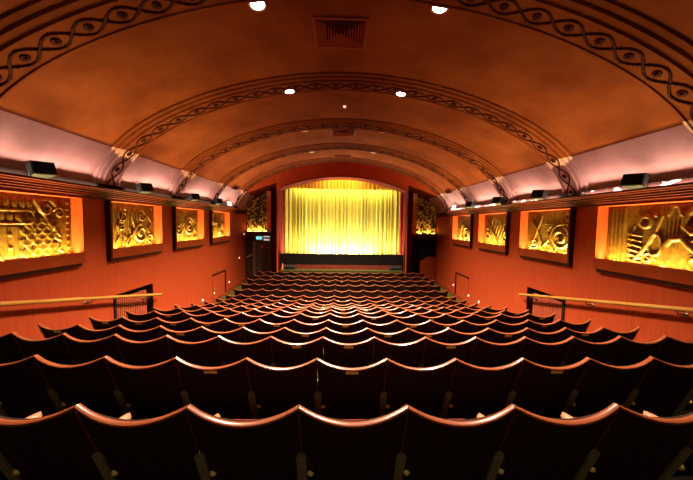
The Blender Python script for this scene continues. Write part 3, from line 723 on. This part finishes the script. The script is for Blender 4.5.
# ------------------------------------------------------------------ ceiling fittings
DOWN_E = {3: 2150, 6: 3000, 8: 3100, 11: 1650}
LAMPS = [(-1.19, 3.77, 1), (1.14, 3.73, 1), (-1.18, 6.00, 1), (1.13, 6.00, 1), (-1.19, 8.63, 0), (1.14, 8.56, 0), (-1.24, 11.15, 0), (1.16, 11.07, 0)]
names = ['top edge of the photo', 'top edge of the photo', 'just past the nearest full arch', 'just past the nearest full arch', 'between the second and third full arches', 'between the second and third full arches', 'closest to the stage', 'closest to the stage']
for (x, y, on), nm in zip(LAMPS, names):
    hh = vault_h(x); slope = math.atan2(vault_h(abs(x) - .1) - vault_h(abs(x) + .1), .2) * (1 if x > 0 else -1)
    t = thing('ceiling_downlight', '%s recessed ceiling downlight %s of centre, %s' % ('bright white' if on else 'dim', 'left' if x < 0 else 'right', nm), 'ceiling light', (x, y, ZC + hh - (0.066 if 5.9 < y < 6.1 else 0.004)), 0, 'recessed ceiling downlights')
    t.rotation_euler = (0, slope, 0)
    bm = bmesh.new(); R = [(0.095, 0.0), (0.12, -0.004), (0.12, -0.014), (0.10, -0.02), (0.088, -0.012)]
    n = 24; rings = [[bm.verts.new((r * math.cos(2 * PI * q / n), r * math.sin(2 * PI * q / n), z)) for q in range(n)] for r, z in R]
    for i in range(len(R)):
        for q in range(n): bm.faces.new((rings[i][q], rings[i][(q + 1) % n], rings[(i + 1) % len(R)][(q + 1) % n], rings[(i + 1) % len(R)][q]))
    fin('trim_ring', bm, M['metalring'], t, smooth=True)
    bm = bmesh.new(); lathe(bm, [(0.088, -0.002), (0.086, -0.014), (0.05, -0.022), (0.004, -0.024)], 24); fin('lens', bm, M['bulb'] if on else M['bulbdim'], t, smooth=True)
    if True:
        L = bpy.data.lights.new('downlight_beam', 'SPOT'); L.energy = DOWN_E[int(y)]; L.color = (1, 0.84, 0.62); L.spot_size = math.radians(110); L.spot_blend = 0.8; L.shadow_soft_size = 0.09
        lo = bpy.data.objects.new('downlight_beam', L); C.objects.link(lo); lo.location = (x, y, ZC + hh - (0.16 if 5.9 < y < 6.1 else 0.10))

bm = bmesh.new(); lathe(bm, [(0.035, 0), (0.035, -0.03), (0.02, -0.04)], 12)
o = fin('smoke_detector', bm, M['dot'], loc=(-0.03, 7.04, ZC + 2.868), smooth=True); tag(o, 'tiny glowing red detector at the crown of the ceiling', 'smoke detector')

def vent(x0, x1, y0, y1, lab, slats=9):
    cx, cy = (x0 + x1) / 2, (y0 + y1) / 2; hx, hy = (x1 - x0) / 2, (y1 - y0) / 2
    t = thing('ceiling_vent', lab, 'vent', (cx, cy, ZC + 2.868), 0, 'square vents along the crown of the ceiling')
    bm = bmesh.new()
    for (a, b, c, d) in ((-hx - .04, hx + .04, -hy - .04, -hy), (-hx - .04, hx + .04, hy, hy + .04), (-hx - .04, -hx, -hy, hy), (hx, hx + .04, -hy, hy)): box(bm, a, b, c, d, -0.035, 0.0)
    fin('vent_frame', bm, M['ventred'], t, bevel=0.006)
    bm = bmesh.new(); box(bm, -hx, hx, -hy, hy, -0.006, 0.0); fin('vent_back', bm, M['ventblack'], t)
    # four triangular sets of blades meeting in the middle
    bm = bmesh.new()
    n = slats
    for i in range(n):
        f = (i + 0.5) / n; 
        for s in (-1, 1):
            xx = s * hx * (1 - f); L_ = hy * (1 - f)
            mt = Matrix.Translation((xx, 0, -0.02)) @ Matrix.Rotation(s * 0.7, 4, 'Y'); box(bm, -0.013, 0.013, -L_, L_, -0.002, 0.002, mt)
            yy = s * hy * (1 - f); L_ = hx * (1 - f)
            mt = Matrix.Translation((0, yy, -0.02)) @ Matrix.Rotation(-s * 0.7, 4, 'X'); box(bm, -L_, L_, -0.013, 0.013, -0.002, 0.002, mt)
    fin('vent_blades', bm, M['ventred'], t)
vent(-0.49, 0.23, 4.10, 4.70, 'large square red vent with mitred blades at the ceiling crown, nearest')
vent(-0.38, 0.30, 8.72, 9.30, 'square vent at the ceiling crown halfway to the stage', 7)
vent(-0.38, 0.34, 12.0, 12.35, 'dark vent at the ceiling crown just before the stage arch', 5)

# ------------------------------------------------------------------ seats
def seat_meshes():
    T = math.tan(math.radians(20)); D, H = 0.062, BACK_H; hw = 0.2575
    md = {}
    def xt(i, n): return -hw + 2 * hw * i / n
    def dip(x): t = x / hw; return D * (1 - t * t)
    def bulge(x): t = x / hw; return -0.035 * (1 - t * t)
    # backrest shell
    n, m = 16, 6; vs, fs = [], []
    TH = 0.027
    for side in (0, 1):
        for j in range(m + 1):
            for i in range(n + 1):
                x = xt(i, n); zt = H - dip(x) - 0.006; z = zt + (0.15 - zt) * j / m
                vs.append((x, (H - z) * T + bulge(x) + side * TH, z))
    def I(s, j, i): return s * (m + 1) * (n + 1) + j * (n + 1) + i
    for j in range(m):
        for i in range(n):
            fs.append((I(0, j, i), I(0, j + 1, i), I(0, j + 1, i + 1), I(0, j, i + 1))); fs.append((I(1, j, i), I(1, j, i + 1), I(1, j + 1, i + 1), I(1, j + 1, i)))
    for i in range(n): fs.append((I(0, 0, i), I(0, 0, i + 1), I(1, 0, i + 1), I(1, 0, i))); fs.append((I(0, m, i), I(1, m, i), I(1, m, i + 1), I(0, m, i + 1)))
    for j in range(m): fs.append((I(0, j, 0), I(1, j, 0), I(1, j + 1, 0), I(0, j + 1, 0))); fs.append((I(0, j, n), I(0, j + 1, n), I(1, j + 1, n), I(1, j, n)))
    md['backrest'] = (vs, fs, M['velvet'], True)
    # cap rail
    bm = bmesh.new(); n = 24; rings = []
    sec = [(-0.017, -0.009), (-0.020, -0.003), (-0.018, 0.003), (-0.010, 0.007), (0.004, 0.007), (0.013, 0.003), (0.016, -0.003), (0.014, -0.009)]
    for i in range(n + 1):
        x = -0.2585 + 0.517 * i / n; t = max(-1, min(1, x / hw)); x_ = x
        z0 = H - dip(t * hw); y0 = bulge(t * hw) + 0.016
        rings.append([bm.verts.new((x_, y0 + a, z0 + b)) for a, b in sec])
    for i in range(n):
        for k in range(8): bm.faces.new((rings[i][k], rings[i][(k + 1) % 8], rings[i + 1][(k + 1) % 8], rings[i + 1][k]))
    bm.faces.new(rings[0][::-1]); bm.faces.new(rings[-1]); md['cap_rail'] = (bm, M['caprail'], True)
    # cushion, tipped up
    bm = bmesh.new(); R = Matrix.Translation((0, 0.245, 0.245)) @ Matrix.Rotation(math.radians(-16), 4, 'X')
    pts = [(-0.21, 0), (0.21, 0), (0.225, 0.06), (0.225, 0.20), (0.19, 0.265), (-0.19, 0.265), (-0.225, 0.20), (-0.225, 0.06)]
    a = [bm.verts.new(R @ Vector((x, -0.035, z))) for x, z in pts]; b = [bm.verts.new(R @ Vector((x, 0.045, z))) for x, z in pts]
    c = [bm.verts.new(R @ Vector((x * .8, 0.075, 0.13 + (z - .13) * .8))) for x, z in pts]
    bm.faces.new(a); bm.faces.new(c[::-1])
    for i in range(8):
        j = (i + 1) % 8; bm.faces.new((a[i], a[j], b[j], b[i])); bm.faces.new((b[i], b[j], c[j], c[i]))
    md['seat_cushion'] = (bm, M['cushion'], True)
    # armrest at the left seam
    bm = bmesh.new(); x0 = -SEAT_W / 2; rings = []
    for i in range(17):
        q = i / 16; y = 0.150 + 0.175 * q; wd = 0.030 * (1 if q < 0.75 else math.sqrt(max(0.02, 1 - ((q - 0.75) / 0.25) ** 2))); z = 0.530 + 0.010 * math.sin(q * PI)
        rings.append([bm.verts.new((x0 + wd * math.cos(u), y, z + 0.021 * math.sin(u))) for u in [2 * PI * k / 10 for k in range(10)]])
    for i in range(16):
        for k in range(10): bm.faces.new((rings[i][k], rings[i][(k + 1) % 10], rings[i + 1][(k + 1) % 10], rings[i + 1][k]))
    bm.faces.new(rings[0][::-1]); bm.faces.new(rings[-1]); md['armrest'] = (bm, M['arm'], True)
    # standard
    bm = bmesh.new()
    pr = [(0.10, 0.0), (0.36, 0.0), (0.36, 0.02), (0.27, 0.05), (0.26, 0.30), (0.31, 0.47), (0.32, 0.513), (0.20, 0.513), (0.19, 0.40), (0.17, 0.05), (0.10, 0.02)]
    A = [bm.verts.new((x0 - 0.0125, y, z)) for y, z in pr]; B = [bm.verts.new((x0 + 0.0125, y, z)) for y, z in pr]
    bm.faces.new(A); bm.faces.new(B[::-1])
    for i in range(len(pr)): j = (i + 1) % len(pr); bm.faces.new((A[i], A[j], B[j], B[i]))
    md['standard'] = (bm, M['iron'], False)
    # rear bracket plate, pointed top, leaning with the back
    bm = bmesh.new(); out = [(-0.024, -0.16), (0.024, -0.16), (0.026, 0.122), (0.020, 0.138), (0, 0.152), (-0.020, 0.138), (-0.026, 0.122)]
    zc = 0.345
    def P(u, v, d): z = zc + v; return Vector((x0 + u, (H - z) * T - 0.004 - d, z))
    A = [bm.verts.new(P(u, v, 0.014)) for u, v in out]; B = [bm.verts.new(P(u, v, 0.0)) for u, v in out]
    bm.faces.new(A); bm.faces.new(B[::-1])
    for i in range(len(out)): j = (i + 1) % len(out); bm.faces.new((A[i], A[j], B[j], B[i]))
    md['bracket_plate'] = (bm, M['iron'], False)
    bm = bmesh.new(); p = P(0.044, -0.01, 0.0); lathe(bm, [(0.016, -0.012), (0.018, 0.01), (0.008, 0.02)], 10, Matrix.Translation(p) @ Matrix.Rotation(PI / 2, 4, 'X'))
    md['brass_bolt'] = (bm, M['plate'], True)
    bm = bmesh.new()
    A = [Vector((x0 + u, (H - z) * T - 0.001 - d, z)) for z in (0.775, 0.495) for u, d in ((-0.002, 0), (0.002, 0), (0.002, 0.006), (-0.002, 0.006))]
    A = [bm.verts.new(v) for v in A]
    for f in ((0, 1, 2, 3), (7, 6, 5, 4), (0, 4, 5, 1), (1, 5, 6, 2), (2, 6, 7, 3), (3, 7, 4, 0)): bm.faces.new([A[i] for i in f])
    md['seam_strip'] = (bm, M['seam'], False)
    # number plate under the rim
    bm = bmesh.new(); z = H - D - 0.032; zz = (H - z) * T - 0.037
    mt = Matrix.Translation((0, zz - 0.002, z)) @ Matrix.Rotation(math.radians(20), 4, 'X'); box(bm, -0.046, 0.046, -0.004, 0.0, -0.015, 0.015, mt)
    for s in (-1, 1): lathe(bm, [(0.003, 0), (0.002, 0.002)], 6, mt @ Matrix.Translation((s * 0.039, -0.004, 0)) @ Matrix.Rotation(PI / 2, 4, 'X'))
    md['number_plate'] = (bm, M['plate'], False)
    out = {}
    for k, v in md.items():
        me = bpy.data.meshes.new(k)
        if isinstance(v[0], list): me.from_pydata(v[0], [], v[1]); mat, sm = v[2], v[3]
        else: bmesh.ops.recalc_face_normals(v[0], faces=v[0].faces[:]); v[0].to_mesh(me); v[0].free(); mat, sm = v[1], v[2]
        me.materials.append(mat)
        if sm: me.polygons.foreach_set('use_smooth', [True] * len(me.polygons)); me.set_sharp_from_angle(angle=0.7)
        me.update(); out[k] = me
    return out
SM = seat_meshes()
ORD = ['first', 'second', 'third', 'fourth', 'fifth', 'sixth', 'seventh', 'eighth', 'ninth', 'tenth', 'eleventh', 'twelfth', 'thirteenth', 'fourteenth', 'fifteenth', 'sixteenth', 'seventeenth']
ROWN = ['nearest row'] + [o + ' nearest row' for o in ORD[1:16]] + ['row closest to the stage']
PLATES = {1: [3 + 0, 5, 8], 2: [3, 4, 6, 8], 3: [0, 5, 7, 9, 12]}
PLATES[1] = [3, 5, 8]
rp = random.Random(5)
for r in range(17):
    half = {0: 3.5, 1: 5.5}.get(r, 7.5); cnt = int(half * 2)
    plates = {1: [3, 5, 8], 2: [6, 7, 9], 3: [1, 3, 6, 8, 9, 12]}.get(r, [] if r == 0 else [q for q in range(cnt) if rp.random() < 0.45])
    if r == 3: plates = [0, 3, 6, 8, 9, 11, 13]
    # a full-width low iron foot would be hidden; every seat stands on its own standards
    for q in range(cnt):
        s = (-half + q + 0.5) * SEAT_W; x = ROW_R * math.sin(s / ROW_R) - (0.028 if r == 0 else 0); y = ROWY[r] + ROW_R * (1 - math.cos(s / ROW_R))
        has = q in plates
        lab = 'maroon seat with %s, %s, %s seat from left%s' % ('brass plate' if has else 'plain back', ROWN[r], ORD[q], ' in view' if r < 2 else '')
        t = thing('cinema_seat', lab, 'cinema seat', (x, y, ZC + ROWH[r] - BACK_H - 0.008), s / ROW_R, 'cinema seats')
        parts = ['backrest', 'cap_rail', 'seat_cushion', 'armrest', 'standard', 'bracket_plate', 'brass_bolt', 'seam_strip'] + (['number_plate'] if has else [])
        for p in parts:
            o = bpy.data.objects.new(p, SM[p]); C.objects.link(o); o.parent = t
        if q == cnt - 1:
            for p in ('armrest', 'standard', 'bracket_plate', 'brass_bolt', 'seam_strip'):
                o = bpy.data.objects.new(p, SM[p]); C.objects.link(o); o.parent = t; o.location = (SEAT_W, 0, 0)

# ------------------------------------------------------------------ light
COVE_E, COVE_TILT = 13.5, 0.45
def area(name, loc, rot, sx, sy, e, col, spread=None):
    L = bpy.data.lights.new(name, 'AREA'); L.shape = 'RECTANGLE'; L.size = sx; L.size_y = sy; L.energy = e; L.color = col
    if spread: L.spread = spread
    o = bpy.data.objects.new(name, L); C.objects.link(o); o.location = loc; o.rotation_euler = rot; return o
area('footlights', (0.03, 13.81, ZC - 1.58), (math.radians(166), 0, 0), 5.4, 0.10, 255, (1, 0.93, 0.64))
area('curtain_foot_fill', (0.05, 14.20, ZC - 1.585), (math.radians(160), 0, 0), 3.2, 0.05, 230, (0.86, 0.92, 1))  # added strip, whitens the foot of the curtain
area('curtain_top_battens', (0.03, 14.24, ZC + 1.80), (math.radians(22), 0, 0), 5.0, 0.08, 80, (1, 0.94, 0.42))

for sd in (-1, 1):
    for a, b in ((3.72, 5.48), (6.17, 7.83), (8.52, 10.18), (10.87, 12.35)):
        area('cove_strip', (sd * 4.690, (a + b) / 2, ZC + 0.635), (PI, sd * COVE_TILT, 0), 0.03, b - a, COVE_E * (b - a), (1, 0.70, 0.58))

area('valance_fill', (0.02, 13.42, ZC + 2.06), (math.radians(95), 0, 0), 1.9, 0.04, 20, (1, 0.70, 0.26))  # added lamp without a fitting, brightens the valance
area('rear_fill', (0.0, Y_BACK + 0.06, ZC + 1.0), (math.radians(90), 0, 0), 2.4, 0.5, 22, (1, 0.80, 0.50))  # added fill on the unseen back wall, lifts seat backs and plates

w = bpy.data.worlds.new('World'); bpy.context.scene.world = w; w.use_nodes = True
w.node_tree.nodes['Background'].inputs[0].default_value = (0.01, 0.004, 0.003, 1); w.node_tree.nodes['Background'].inputs[1].default_value = 0.3

# ------------------------------------------------------------------ camera
f, yaw, pitch, roll, cx = 280.802, 0.02402704, -0.05825919, 0.01443752, -0.10349
cam = bpy.data.cameras.new('camera'); cam.sensor_width = 36; cam.lens = 36 * f / 693; cam.clip_start = 0.05; cam.clip_end = 100
co = bpy.data.objects.new('camera', cam); C.objects.link(co)
def todir(x, y, z):
    c, s = math.cos(pitch), math.sin(pitch); y, z = c * y - s * z, s * y + c * z
    c, s = math.cos(yaw), math.sin(yaw); return Vector((c * x + s * y, -s * x + c * y, z))
cr, sr = math.cos(roll), math.sin(roll)
right = todir(cr, 0, sr); up = todir(-sr, 0, cr); back = -todir(0, 1, 0)
mw = Matrix((right, up, back)).transposed().to_4x4(); mw.translation = (cx, 0, ZC)
co.matrix_world = mw
S = bpy.context.scene
S.camera = co
S.view_settings.view_transform = 'Standard'; S.view_settings.look = 'None'; S.view_settings.gamma = 1; S.view_settings.exposure = 0.0
S.cycles.use_denoising = True; S.cycles.max_bounces = 8; S.cycles.diffuse_bounces = 2
S.cycles.caustics_reflective = False; S.cycles.caustics_refractive = False; S.cycles.sample_clamp_indirect = 4
